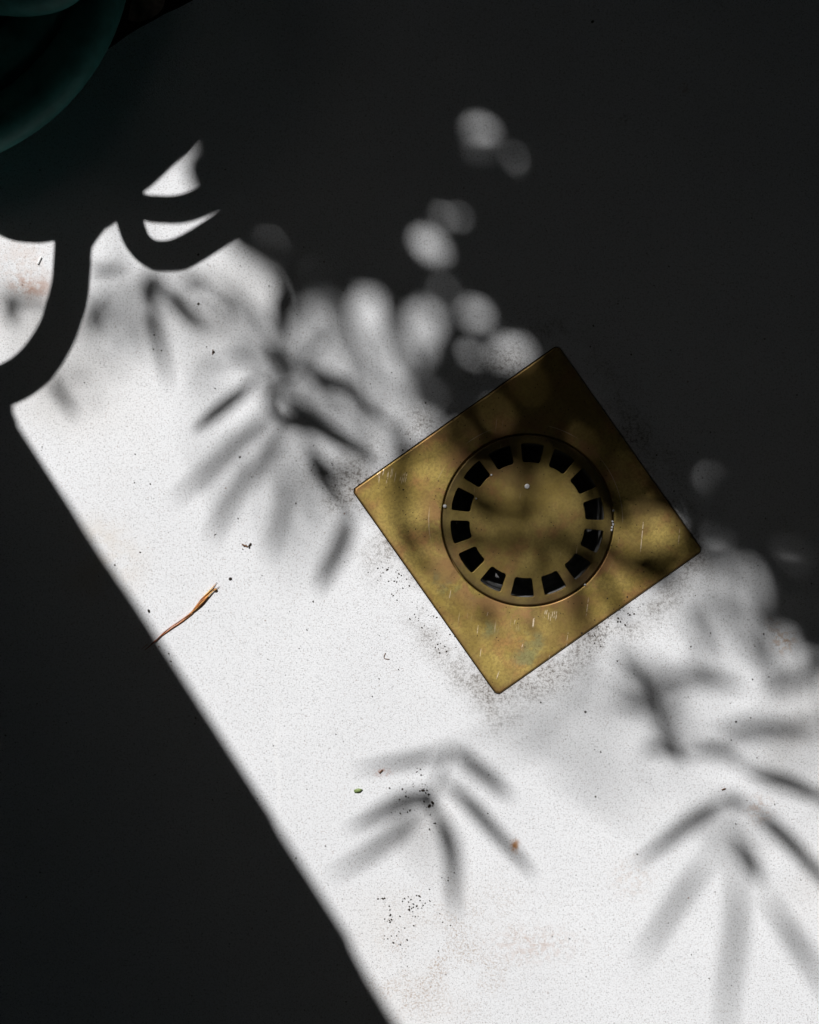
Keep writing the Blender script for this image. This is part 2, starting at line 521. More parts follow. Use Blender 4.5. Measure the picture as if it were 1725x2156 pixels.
# small gaps in the foliage: x, y, rx, ry, turn(deg), height of the gap
HOLES = [(1014, 293, 34, 32, 0, 1.15), (1088, 328, 7, 4, -15, 1.0), (905, 514, 30, 20, 25, 1.1), (945, 456, 32, 3, 4, 1.0),
         (1000, 663, 30, 14, 10, 1.0), (1078, 738, 38, 18, -12, 0.95), (992, 748, 16, 7, 0, 1.0), (935, 617, 5, 6, 0, 1.2),
         (572, 512, 8, 5, 40, 1.2), (665, 578, 5, 5, 0, 1.2), (908, 832, 11, 10, 0, 1.2), (1495, 1012, 8, 3, -10, 1.2),
         (1512, 1135, 7, 5, -30, 1.3), (1670, 1160, 7, 7, 0, 1.5), (1692, 1288, 9, 3, -20, 1.4), (1112, 812, 9, 5, -20, 1.2),
         (1045, 870, 11, 7, 0, 1.2), (970, 915, 11, 7, 0, 1.2), (1226, 938, 8, 5, 0, 1.3), (1150, 885, 8, 6, 0, 1.3), (1320, 1000, 7, 7, 0, 1.3), (1130, 960, 8, 4, 0, 1.2)]
STEP = 5
GX0, GY0, GX1, GY1 = -900, -1300, 2600, 1700
gx = np.arange(GX0, GX1, STEP) + STEP / 2
gy = np.arange(GY0, GY1, STEP) + STEP / 2
XX, YY = np.meshgrid(gx, gy)
DARK = ~in_poly(XX, YY, LIT)
HMAP = np.full(XX.shape, 0.87)
HMAP[YY < 900] = 1.08
HMAP[(YY < 620) & (XX < 620)] = 0.8
for x, y, rx, ry, a, h in HOLES:
    ca, sa = math.cos(math.radians(a)), math.sin(math.radians(a))
    u = ((XX - x) * ca + (YY - y) * sa) / rx
    v = (-(XX - x) * sa + (YY - y) * ca) / ry
    DARK &= ~((u * u + v * v < 1) if max(rx, ry) > 0 else False)
    HMAP[(u * u * rx * rx + v * v * ry * ry) < (max(rx, ry) + 90) ** 2] = h

def leaf_verts(path, widths, fold=0.14):
    """blade along path (3-D points) as three rows of vertices"""
    vs = []
    n = len(path)
    for i in range(n):
        t = path[min(i + 1, n - 1)] - path[max(i - 1, 0)]
        sd = Vector((t.y, -t.x, 0))
        if sd.length < 1e-9: sd = Vector((1, 0, 0))
        sd.normalize()
        w = widths[i] / 2
        vs += [path[i] + sd * w, path[i] - Vector((0, 0, w * fold)), path[i] - sd * w]
    fs = []
    for i in range(n - 1):
        k = i * 3
        fs += [(k, k + 1, k + 4, k + 3), (k + 1, k + 2, k + 5, k + 4)]
    return vs, fs

def fill_foliage():
    cover = np.zeros(DARK.shape, np.int16)
    verts, faces = [], []
    ny, nx = DARK.shape
    centres = []
    prof_u = np.linspace(-1, 1, 9)
    def try_leaf(cx, cy, L, W, ang):
        r = L / 2
        i0 = max(int((cx - r - GX0) / STEP) - 1, 0); i1 = min(int((cx + r - GX0) / STEP) + 2, nx)
        j0 = max(int((cy - r - GY0) / STEP) - 1, 0); j1 = min(int((cy + r - GY0) / STEP) + 2, ny)
        if i1 - i0 < 1 or j1 - j0 < 1: return False
        ca, sa = math.cos(ang), math.sin(ang)
        dx = XX[j0:j1, i0:i1] - cx; dy = YY[j0:j1, i0:i1] - cy
        u = (dx * ca + dy * sa) / r
        v = (-dx * sa + dy * ca) / (W / 2)
        ins = (np.abs(u) < 1) & (np.abs(v) < np.clip(1 - u * u, 0, 1) ** 0.7)
        if not ins.any() or not DARK[j0:j1, i0:i1][ins].all(): return False
        cover[j0:j1, i0:i1][ins] += 1
        jj = min(max(int((cy - GY0) / STEP), 0), ny - 1); ii = min(max(int((cx - GX0) / STEP), 0), nx - 1)
        h = HMAP[jj, ii] + rng.uniform(-0.05, 0.06)
        droop = rng.uniform(0.0, 0.25) * L * S
        pts, ws = [], []
        for k in range(7):
            t = -1 + 2 * k / 6
            hh = h - droop * (t + 1) ** 2 / 4
            pts.append(P(cx + ca * r * t, cy + sa * r * t, hh))
            ws.append(max(W * S * max(0.0, 1 - t * t) ** 0.7, 0.0002))
        vs, fs = leaf_verts(pts, ws)
        b = len(verts)
        verts.extend(vs)
        faces.extend(tuple(b + q for q in f) for f in fs)
        centres.append((cx, cy, h))
        return True
    # loose outer foliage, then ever smaller leaves into the detail
    core = (XX > -420) & (XX < 2250) & (YY > -750) & (YY < 1480)
    for L, W, tries, lim in ((430, 150, 900, 99), (330, 110, 900, 3), (220, 80, 1500, 2), (150, 58, 2200, 2), (95, 42, 3000, 1), (60, 30, 4000, 1), (40, 22, 4000, 1), (26, 15, 4000, 1), (16, 11, 3000, 1)):
        cand = np.argwhere(DARK & core & (cover < lim))
        if len(cand) == 0: continue
        for _ in range(tries):
            j, i = cand[rng.randrange(len(cand))]
            if cover[j, i] >= lim: continue
            cx = gx[i] + rng.uniform(-3, 3); cy = gy[j] + rng.uniform(-3, 3)
            k = rng.uniform(0.8, 1.15)
            for _a in range(3):
                if try_leaf(cx, cy, L * k, W * k * rng.uniform(0.8, 1.1), rng.uniform(0, math.pi)): break
    left = (DARK & core & (cover == 0)).sum() / max((DARK & core).sum(), 1)
    print('foliage leaves', len(centres), 'open share', round(float(left), 4))
    return verts, faces, centres

# leaflets that hang over the sunlit strip: grid points of the blade's shadow, width, heights at base and tip
LEAFLETS = [
    ([(540, 795), (470, 858), (402, 912)], 30, .56, .52), ([(548, 744), (480, 757), (412, 772)], 19, .9, .86),
    ([(566, 864), (500, 930), (416, 1011), (356, 1062)], 25, .86, .84), ([(612, 905), (536, 988), (491, 1059), (462, 1118)], 27, .9, .84),
    ([(560, 862), (600, 888), (650, 910)], 25, .7, .72), ([(618, 872), (645, 895), (668, 915)], 40, .75, .72),
    ([(600, 827), (660, 887), (747, 947), (815, 985)], 33, .76, .72), ([(604, 764), (660, 786), (735, 812), (784, 868), (840, 900)], 26, .84, .78),
    ([(641, 917), (671, 981), (702, 1026), (735, 1082)], 27, .86, .8), ([(740, 1075), (720, 1140), (694, 1195), (668, 1250)], 36, .84, .8),
    ([(317, 620), (339, 724), (358, 825)], 22, .9, .86), ([(345, 600), (394, 662), (438, 702)], 31, .84, .8),
    ([(212, 615), (203, 660), (194, 705)], 30, .8, .76), ([(185, 573), (225, 566), (268, 552)], 26, .7, .72),
    ([(385, 580), (410, 588), (440, 590)], 26, .84, .82), ([(316, 565), (318, 600), (330, 640)], 38, .86, .84),
    ([(100, 790), (130, 835), (160, 880)], 20, .9, .88), ([(15, 610), (20, 645), (26, 690)], 28, .84, .82), ([(30, 628), (60, 632), (100, 628)], 22, .86, .84),
    ([(583, 600), (586, 650), (590, 720)], 24, .86, .84), ([(640, 770), (600, 790), (556, 800)], 14, .9, .88),
    ([(949, 1574), (892, 1595), (815, 1611), (738, 1624)], 25, .82, .78), ([(945, 1574), (986, 1601), (1042, 1651), (1082, 1680)], 26, .9, .84),
    ([(912, 1664), (849, 1685), (783, 1723), (725, 1751)], 28, .72, .72), ([(930, 1649), (980, 1683), (1033, 1742), (1096, 1810), (1128, 1850)], 25, .82, .76),
    ([(905, 1685), (940, 1748), (955, 1810), (955, 1889), (962, 1935)], 27, .92, .9), ([(895, 1685), (830, 1757), (767, 1804), (685, 1853)], 27, .9, .88),
    ([(880, 1665), (900, 1680), (915, 1705)], 34, .78, .76), ([(949, 1570), (932, 1620), (905, 1675)], 13, .8, .76),
    ([(1535, 1674), (1470, 1718), (1396, 1778), (1328, 1828)], 31, .76, .72), ([(1565, 1622), (1626, 1640), (1722, 1677), (1800, 1720)], 29, .82, .78),
    ([(1574, 1698), (1635, 1746), (1726, 1842), (1800, 1925)], 29, .82, .78), ([(1540, 1755), (1580, 1814), (1606, 1862)], 30, .9, .9),
    ([(1510, 1790), (1442, 1878), (1378, 1975), (1335, 2040)], 25, 1.05, 1.1), ([(1550, 1800), (1552, 1947), (1534, 2085), (1525, 2240)], 26, 1.25, 1.3),
    ([(1610, 1880), (1671, 1975), (1713, 2039), (1765, 2130)], 25, 1.2, 1.25), ([(1396, 1550), (1420, 1582), (1448, 1606)], 25, .8, .8),
    ([(1440, 1590), (1511, 1581), (1578, 1620)], 20, .86, .84), ([(1280, 1362), (1345, 1410), (1384, 1490), (1412, 1565), (1438, 1602)], 34, 1.15, .95),
    ([(1375, 1432), (1440, 1424), (1510, 1436), (1575, 1452)], 40, 1.1, 1.0), ([(1300, 1380), (1340, 1408), (1378, 1436)], 24, .95, .92),
    ([(1500, 1548), (1590, 1532), (1680, 1536), (1790, 1515)], 40, 1.15, 1.1), ([(1600, 1462), (1690, 1428), (1800, 1392)], 48, 1.1, 1.0), ([(1560, 1350), (1620, 1400), (1640, 1470)], 30, 1.3, 1.3), ([(1440, 1290), (1480, 1350), (1490, 1420)], 22, 1.4, 1.4),
    ([(1295, 1478), (1340, 1484), (1380, 1492)], 22, .95, .95), ([(1350, 1582), (1380, 1576), (1412, 1574)], 20, .9, .9),
    ([(560, 720), (590, 760), (600, 800)], 24, .8, .8), ([(592, 800), (570, 830), (560, 862)], 22, .8, .8), ([(690, 690), (660, 740), (610, 780)], 16, .9, .9),
    ([(470, 600), (500, 640), (520, 690)], 20, .95, .95), ([(760, 1000), (700, 990), (650, 930)], 16, .9, .9), ([(520, 1010), (470, 1080), (440, 1150)], 18, 1.0, 1.0), ([(600, 1010), (590, 1090), (560, 1180)], 18, 1.0, 1.0),
    ([(1530, 1670), (1552, 1690), (1580, 1700)], 22, .82, .8),
        ([(1112, 1030), (1112, 1075), (1114, 1135)], 28, .9, .88), ([(1000, 1060), (1050, 1075), (1090, 1062)], 22, .9, .88),
        
    ([(1255, 1060), (1300, 1085), (1330, 1120)], 26, .86, .86), ([(1028, 1268), (1033, 1300), (1040, 1335)], 24, .95, .95),
    ([(1245, 1165), (1225, 1200), (1180, 1215)], 26, .86, .84),
]
TWIGS = [([(960, 1000), (1010, 1040), (1060, 1068), (1112, 1075)], 20, .68), ([(1180, 1100), (1160, 1150), (1150, 1200), (1100, 1240)], 18, .7), ([(846, 905), (842, 960), (840, 1040), (846, 1130), (866, 1165), (900, 1200)], 24, .66), ([(846, 1124), (880, 1128), (940, 1130), (1010, 1152), (1110, 1141), (1225, 1152)], 20, .64),
         ([(1195, 1150), (1212, 1195), (1217, 1240), (1226, 1320)], 24, .62), ([(1225, 1152), (1255, 1195), (1275, 1235), (1312, 1300)], 22, .62),
         ([(1240, 1100), (1285, 1150), (1348, 1202), (1420, 1226)], 25, .64), ([(1112, 1000), (1108, 1075), (1114, 1141)], 18, .66), ([(843, 960), (900, 950), (960, 930)], 20, .66)]
ANCHORS = [(700, 300, 1.02), (690, 545, 1.02), (1010, 560, 1.06), (1240, 880, 1.04), (1560, 1080, 1.06), (480, 230, 1.02), (210, 230, 1.0), (1240, 300, 1.1), (1660, 700, 1.1), (1700, 1250, 1.04)]
LINKS = [(0, 1), (0, 2), (2, 3), (3, 4), (0, 5), (5, 6), (0, 7), (7, 8), (8, 4), (4, 9)]

def build_shrub():
    base = Vector((P(690, 285, 0.95).x - 0.02, P(690, 285, 0.95).y + 0.05, -0.02))
    root = empty('shrub', base)
    tag(root, 'leafy shrub with long narrow leaflets standing in the soil bed', 'shrub')
    inv = Matrix.Translation(-base)
    def sub(name, vs, fs, mat, smooth=True):
        return mesh(name, [v - base for v in vs], fs, mat, root, smooth)
    A = [P(*a) for a in ANCHORS]
    path = catmull([base, base + Vector((0.012, -0.01, 0.35)), base.lerp(A[0], 0.75), A[0]], 6)
    vs, fs = tube_data(path, [0.013 - 0.006 * i / len(path) for i in range(len(path))], 10)
    sub('stem', vs, fs, M_BARK)
    for a, b in LINKS:
        p, q = A[a], A[b]
        mid = (p + q) / 2 + Vector((0, 0, 0.0))
        path = catmull([p, mid, q], 5)
        vs, fs = tube_data(path, [0.0042 - 0.0018 * i / len(path) for i in range(len(path))], 8)
        sub('branch', vs, fs, M_BARK)
    fv, ff, centres = fill_foliage()
    f = sub('foliage', fv, ff, M_LEAF)
    f['kind'] = 'stuff'
    # small twigs within the dense part
    vs, fs = [], []
    for cx, cy, h in rng.sample(centres, min(260, len(centres))):
        if not (-300 < cx < 2000 and -500 < cy < 1000): continue
        k = min(range(len(A)), key=lambda i: (ANCHORS[i][0] - cx) ** 2 + (ANCHORS[i][1] - cy) ** 2)
        ax, ay, ah = ANCHORS[k]
        t = np.linspace(0, 1, 12)
        ii = ((ax + (cx - ax) * t - GX0) / STEP).astype(int); jj = ((ay + (cy - ay) * t - GY0) / STEP).astype(int)
        if not DARK[np.clip(jj, 0, DARK.shape[0] - 1), np.clip(ii, 0, DARK.shape[1] - 1)].all(): continue
        tube_data([A[k], (A[k] + P(cx, cy, h)) / 2, P(cx, cy, h)], [0.0013, 0.001, 0.0006], 5, vs, fs)
    if vs:
        t = sub('twigs', vs, fs, M_BARK); t['kind'] = 'stuff'
    for pts, w, h in TWIGS:
        path = catmull([P(x, y, h + 0.18 + 0.02 * math.sin(i)) for i, (x, y) in enumerate(pts)], 6)
        k = len(path)
        vs, fs = tube_data(path, [w * S * 0.66 * (1 - 0.25 * i / k) for i in range(k)], 8)
        sub('twig', vs, fs, M_BARK)
    # hanging leaflets on thread-thin stalks, one stalk to a cluster
    held = []
    for pts, w, h0, h1 in LEAFLETS:
        w = w * 1.16
        h0, h1 = h0 * 0.82, h1 * 0.82
        ln = sum(math.hypot(pts[i + 1][0] - pts[i][0], pts[i + 1][1] - pts[i][1]) for i in range(len(pts) - 1))
        ex = 3.2 if ln < 190 else 1.9
        n = len(pts)
        ctrl = [P(p[0], p[1], h0 + (h1 - h0) * i / (n - 1)) for i, p in enumerate(pts)]
        path = catmull(ctrl, 5)
        m = len(path)
        ws = []
        for i in range(m):
            t = i / (m - 1)
            ws.append(w * S * max(0.03, (t / 0.3) ** 0.7 if t < 0.3 else max(0.0, 1 - ((t - 0.3) / 0.7) ** ex)))
        vs, fs = leaf_verts(path, ws)
        sub('leaflet', vs, fs, M_LEAF)
        x, y = pts[0]
        if any(math.hypot(x - a, y - b) < 75 for a, b in held): continue
        held.append((x, y))
        k = min(range(len(A)), key=lambda i: (ANCHORS[i][0] - x) ** 2 + (ANCHORS[i][1] - y) ** 2)
        p0, p1 = path[0], A[k]
        # stalk rises steeply towards the light first, then runs over to the branch
        up = P(x, y, h0 + 0.14)
        st = catmull([p0, (p0 + up) / 2, up, (up + p1) / 2 + Vector((0, 0, .06)), p1], 3)
        vs, fs = tube_data(st, 0.00042, 5)
        sub('stalk', vs, fs, M_BARK)
build_shrub()

HIGH = [((960, 1000, 1060, 1200), 56, 1.8), ((1060, 1170, 1210, 1260), 46, 1.8), ((1230, 1090, 1300, 1240), 56, 1.8), ((1095, 1040, 1135, 1190), 46, 1.8),
        ((870, 980, 960, 1160), 46, 1.8), ((900, 1150, 1020, 1300), 34, 1.8), ((1340, 1160, 1440, 1190), 46, 1.7),
        ((1180, 1400, 1360, 1540), 50, 2.2), ((1000, 1480, 1240, 1550), 40, 2.4), ((1150, 1560, 1360, 1700), 44, 2.5), ((1470, 1690, 1580, 1810), 46, 1.8),
        ((600, 690, 680, 900), 42, 1.8), ((540, 940, 720, 1080), 46, 1.9), ((180, 650, 280, 770), 36, 1.8), ((480, 620, 570, 770), 34, 1.8),
        ((870, 1680, 910, 1830), 36, 1.9), ((1495, 1230, 1535, 1350), 30, 1.8), ((1330, 1370, 1400, 1520), 44, 1.8), ((660, 1040, 590, 1220), 34, 2.0),
        ((640, 620, 760, 760), 34, 1.7), ((430, 590, 560, 660), 40, 1.6), ((800, 740, 900, 860), 40, 1.6), ((560, 780, 640, 900), 46, 1.6), ((880, 690, 980, 780), 36, 1.6), ((250, 600, 330, 700), 34, 1.7), ((1480, 1220, 1640, 1300), 36, 1.7), ((960, 1090, 1050, 1110), 40, 1.7), ((1180, 1060, 1200, 1180), 30, 1.7), ((940, 1010, 1000, 1050), 30, 1.7),
        ((1650, 1560, 1720, 1640), 40, 1.8), ((700, 830, 790, 960), 30, 1.8), ((1560, 1240, 1640, 1420), 34, 1.8), ((420, 900, 520, 1100), 32, 2.0)]
def build_sky_screen_tree():  # added out of view: a leaf dome that shuts out skylight to deepen the shade
    base = Vector((1.25, 1.75, -0.03))
    root = empty('sky_screen_tree', base)
    tag(root, 'added, unseen evergreen tree with a dense dark crown', 'sky_screen_tree')
    def sub(name, vs, fs, mat):
        return mesh(name, [v - base for v in vs], fs, mat, root, True)
    top = Vector((0.95, 1.55, 1.8))
    path = catmull([base, base + Vector((-0.04, -0.02, 0.6)), base.lerp(top, 0.7) + Vector((0.03, 0, 0)), top], 8)
    vs, fs = tube_data(path, [0.085 - 0.035 * i / len(path) for i in range(len(path))], 14)
    sub('trunk', vs, fs, M_BARK)
    for via, tgt in (((0.4, 2.2, 2.2), (-0.4, 2.6, 2.0)), ((-0.3, 2.5, 2.2), (-2.0, 2.0, 2.0)), ((1.4, 0.3, 2.3), (0.9, -1.1, 2.2)),
                     ((1.3, -0.7, 2.4), (-1.2, -1.5, 2.1)), ((1.6, 1.3, 2.1), (2.1, 1.0, 1.9)), ((1.5, -0.2, 2.0), (1.7, -1.2, 1.6))):
        path = catmull([top, Vector(via), Vector(tgt)], 8)
        vs, fs = tube_data(path, [0.038 - 0.028 * i / len(path) for i in range(len(path))], 8)
        sub('limb', vs, fs, M_BARK)
    nprng = np.random.RandomState(3)
    # ground kept open to the sun, grown outwards so that crown leaves stay clear of it
    blk = 12
    small = (~DARK)[::blk, ::blk]
    near = small.copy()
    for _ in range(8):
        g = near.copy()
        g[1:] |= near[:-1]; g[:-1] |= near[1:]; g[:, 1:] |= near[:, :-1]; g[:, :-1] |= near[:, 1:]
        near = g
    def open_sky(x, y):
        if y >= GY1: return -700 < x < 2700 and y < 3300
        if x < GX0 or x >= GX1 or y < GY0: return False
        j = min(int((y - GY0) / STEP / blk), near.shape[0] - 1); i = min(int((x - GX0) / STEP / blk), near.shape[1] - 1)
        return bool(near[j, i])
    verts, faces = [], []
    count = 0
    N = 41000  # enough leaves for the added dome to block most of the sky
    for _ in range(N):
        az = nprng.uniform(0, 2 * math.pi)
        u = nprng.uniform(0.10, 1.0)                 # sine of elevation, even over the dome
        r = nprng.uniform(1.55, 2.45)
        lump = 1 + 0.08 * math.sin(az * 5 + u * 9) + 0.06 * math.sin(az * 11 - u * 14)
        c = math.sqrt(1 - u * u)
        p = Vector((math.cos(az) * c * r * lump - 0.05, math.sin(az) * c * r * lump + 0.05, u * r * lump * 0.95 + 0.05))
        sx = (p.x + p.z * COT * SHX) / S + CX
        sy = CY - (p.y + p.z * COT * SHY) / S
        if open_sky(sx, sy): continue
        n = (Vector((-p.x, -p.y, -p.z)).normalized() + Vector(nprng.normal(0, 0.45, 3))).normalized()
        a = n.orthogonal().normalized()
        a = Matrix.Rotation(nprng.uniform(0, 6.28), 3, n) @ a
        b = n.cross(a)
        L = nprng.uniform(0.075, 0.125); W = L * nprng.uniform(0.42, 0.58)
        k = len(verts)
        verts += [p - a * L / 2, p - a * L * 0.12 + b * W / 2 + n * 0.006, p + a * L / 2, p - a * L * 0.12 - b * W / 2 + n * 0.006, p - a * L * .1]
        faces += [(k, k + 1, k + 4), (k + 1, k + 2, k + 4), (k + 2, k + 3, k + 4), (k + 3, k, k + 4)]
        count += 1
    fr = random.Random(12)
    extra = []
    for x0, y0, x1, y1, n in ((100, 560, 560, 800, 26), (560, 640, 960, 900, 24), (520, 860, 840, 1120, 14), (1380, 1200, 1740, 1420, 14), (-40, 560, 130, 720, 6), (1240, 1400, 1500, 1640, 7)):
        for _ in range(n):
            x = fr.uniform(x0, x1); y = y0 + (y1 - y0) * fr.random() ** 1.5
            a = math.radians(fr.choice((35, 60, 90, 120, 145)) + fr.uniform(-15, 15)); l = fr.uniform(70, 150)
            extra.append(((x, y, x + math.cos(a) * l, y + math.sin(a) * l), fr.uniform(12, 24), fr.uniform(1.15, 2.0)))
    for pts, w, h in HIGH + extra:
        q = [P(pts[0] + (pts[2] - pts[0]) * t, pts[1] + (pts[3] - pts[1]) * t, h) for t in np.linspace(0, 1, 8)]
        vs, fs = leaf_verts(q, [w * S * max(0.04, math.sin(math.pi * min(max(t, .02), .98))) for t in np.linspace(0, 1, 8)])
        sub('leaf', vs, fs, M_LEAF)
    o = sub('crown', verts, faces, M_LEAF)
    o['kind'] = 'stuff'
    print('crown leaves', count)
build_sky_screen_tree()

# garden wall whose upright end bounds the shade at lower left
def build_wall():
    edge = [(40, 850), (50, 905), (66, 955), (110, 1030), (136, 1075), (142, 1098), (172, 1106), (184, 1130), (300, 1312), (500, 1612), (590, 1746), (700, 1940), (712, 1985), (752, 2000), (768, 2044), (835, 2156), (1000, 2413)]
    D0 = 0.30
    ref = Vector((300, 1312, 0))
    basep = G(300, 1312) - Vector((SHX, SHY, 0)) * D0
    per = Vector((SHY, -SHX, 0))              # towards lower left
    prof = []
    for x, y in edge:
        g = G(x, y) - basep
        al = g.x * SHX + g.y * SHY
        off = g.x * per.x + g.y * per.y
        prof.append((al / COT, off))
    prof = [(-0.03, prof[0][1] - 0.004), (prof[0][0] - 0.05, prof[0][1] - 0.003)] + prof + [(2.05, prof[-1][1])]
    W, T = 0.62, 0.11
    sun_h = Vector((-SHX, -SHY, 0))
    verts, faces = [], []
    rows = []
    for i in range(len(prof) - 1):
        for k in range(6):
            t = k / 6
            rows.append((prof[i][0] * (1 - t) + prof[i + 1][0] * t, prof[i][1] * (1 - t) + prof[i + 1][1] * t))
    rows.append(prof[-1])
    for z, off in rows:
        j = rng.uniform(-0.0006, 0.0006)
        r = 0.006
        b = basep + Vector((0, 0, z))
        ring = [b + per * (off + j + r) - sun_h * 0.0, b + per * (off + j) + sun_h * r, b + per * (off + j) + sun_h * (T - r),
                b + per * (off + j + r) + sun_h * T, b + per * W + sun_h * T, b + per * W]
        verts += ring
    m = 6
    for i in range(len(rows) - 1):
        for k in range(m):
            a = i * m + k; c = i * m + (k + 1) % m
            faces.append((a, c, c + m, a + m))
    faces.append(tuple(reversed(range(m))))
    faces.append(tuple((len(rows) - 1) * m + k for k in range(m)))
    o = mesh('garden_wall', verts, faces, M_WALL)
    tag(o, 'narrow upright rendered wall end that shades the lower left paving', 'wall')
build_wall()

# ------------------------------------------------------------------ floor drain
def loop_offset(pts, d):
    out = []
    n = len(pts)
    for i in range(n):
        a = Vector(pts[i - 1]); b = Vector(pts[i]); c = Vector(pts[(i + 1) % n])
        t = (c - a).normalized()
        out.append((b.x + t.y * d, b.y - t.x * d))
    return out

def build_drain():
    root = empty('floor_drain', DRAIN)
    root.rotation_euler = (0, 0, DRAIN_ROT)
    tag(root, 'square aged brass floor drain with a round slotted grate set in paving', 'floor drain')
    top = 0.0002
    n = 256
    R1 = 0.03440
    rings = []
    def sq(h, r, z): return [Vector((x, y, z)) for x, y in rounded_square(h, r, n)]
    def ci(r, z): return [Vector((r * math.cos(2 * math.pi * (i + .5) / n), r * math.sin(2 * math.pi * (i + .5) / n), z)) for i in range(n)]
    rings = [sq(HALF, 0.0014, -0.0035), sq(HALF, 0.0014, top - 0.0005), sq(HALF - 0.0002, 0.0013, top - 0.00018), sq(HALF - 0.0006, 0.0011, top), sq(HALF - 0.0007, 0.001, top), sq(HALF - 0.0012, 0.001, top), ci(R1 + 0.001, top), ci(R1 + 0.0005, top),
             ci(R1 + 0.0004, top), ci(R1 + 0.0001, top - 0.00015), ci(R1, top - 0.0005), ci(R1, -0.004), ci(0.0312, -0.004)]
    verts, faces = [], []
    for r in rings: verts += r
    for k in range(len(rings) - 1):
        for i in range(n):
            j = (i + 1) % n
            faces.append((k * n + i, k * n + j, (k + 1) * n + j, (k + 1) * n + i))
    o = mesh('frame', verts, faces, M_PLATE, root, True)
    # grate
    R = 0.03392
    zt = top + 0.0001
    th = 0.0028
    bm = bmesh.new()
    def add_loop(pts, z): return [bm.verts.new((x, y, z)) for x, y in pts]
    def edges_of(vs): return [bm.edges.new((vs[i], vs[(i + 1) % len(vs)])) for i in range(len(vs))]
    def walls(a, b):
        for i in range(len(a)):
            j = (i + 1) % len(a)
            f = bm.faces.new((a[i], a[j], b[j], b[i])); f.smooth = True
    loops = []
    N = 196
    circ = [(math.cos(2 * math.pi * i / N), math.sin(2 * math.pi * i / N)) for i in range(N)]
    rim_top = add_loop([(x * (R - 0.0006), y * (R - 0.0006)) for x, y in circ], zt)
    rim_1 = add_loop([(x * (R - 0.0002), y * (R - 0.0002)) for x, y in circ], zt - 0.00012)
    rim_2 = add_loop([(x * R, y * R) for x, y in circ], zt - 0.0005)
    rim_b = add_loop([(x * R, y * R) for x, y in circ], zt - th)
    e = edges_of(rim_top)
    walls(rim_top, rim_1); walls(rim_1, rim_2); walls(rim_2, rim_b)
    ri, ro, cr = 0.683 * 0.0339, 0.905 * 0.0339, 0.0010
    for s in range(14):
        a0 = math.pi / 2 - math.radians(3.8 + s * 360 / 14) - DRAIN_ROT
        hw_o, hw_i = math.radians(8.8), math.radians(8.3)
        pts = []
        def pol(r, a): return Vector((r * math.cos(a0 + a), r * math.sin(a0 + a)))
        corner = [pol(ri, -hw_i), pol(ro, -hw_o), pol(ro, hw_o), pol(ri, hw_i)]
        for q in range(4):
            p = corner[q]; pr = corner[q - 1]; nx_ = corner[(q + 1) % 4]
            d1 = (pr - p).normalized(); d2 = (nx_ - p).normalized()
            s0 = p + d1 * cr; s1 = p + d2 * cr
            for k in range(5):
                t = k / 4
                b = s0 * (1 - t) ** 2 + p * 2 * t * (1 - t) + s1 * t * t
                pts.append((b.x, b.y))
            # bow the outer side
            if q == 1:
                for k in (1, 2, 3):
                    a = -hw_o + 2 * hw_o * k / 4
                    b = pol(ro, a); pts.append((b.x, b.y))
            if q == 3:
                for k in (1, 2, 3):
                    a = hw_i - 2 * hw_i * k / 4
                    b = pol(ri, a); pts.append((b.x, b.y))
        big = loop_offset(pts, 0.00022)
        # make sure 'big' is the wider loop
        if sum((Vector(p) - pol((ri + ro) / 2, 0)).length for p in big) < sum((Vector(p) - pol((ri + ro) / 2, 0)).length for p in pts):
            big = loop_offset(pts, -0.00022)
        lt = add_loop(big, zt)
        l1 = add_loop(pts, zt - 0.0002)
        l2 = add_loop(pts, zt - th)
        e += edges_of(lt)
        walls(lt, l1); walls(l1, l2)
    geo = bmesh.ops.triangle_fill(bm, edges=e, use_beauty=True)
    bmesh.ops.recalc_face_normals(bm, faces=bm.faces)
    me = bpy.data.meshes.new('grate')
    bm.to_mesh(me); bm.free()
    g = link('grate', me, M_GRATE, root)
    # cup below, with the rim of the water trap inside it
    def lathe(name, prof, mat, seg=96):
        vs, fs = [], []
        for r, z in prof:
            for i in range(seg):
                a = 2 * math.pi * i / seg
                vs.append(Vector((r * math.cos(a), r * math.sin(a), z)))
        for k in range(len(prof) - 1):
            for i in range(seg):
                j = (i + 1) % seg
                fs.append((k * seg + i, k * seg + j, (k + 1) * seg + j, (k + 1) * seg + i))
        return mesh(name, vs, fs, mat, root, True)
    lathe('cup', [(0.0338, -0.0042), (0.0309, -0.0043), (0.0306, -0.0048), (0.0304, -0.018), (0.0298, -0.036), (0.027, -0.045), (0.0005, -0.047)], M_CUP)
    lathe('trap_bell', [(0.0005, -0.014), (0.019, -0.0145), (0.0205, -0.016), (0.0212, -0.034), (0.0206, -0.034), (0.0198, -0.018)], M_CUP)
build_drain()

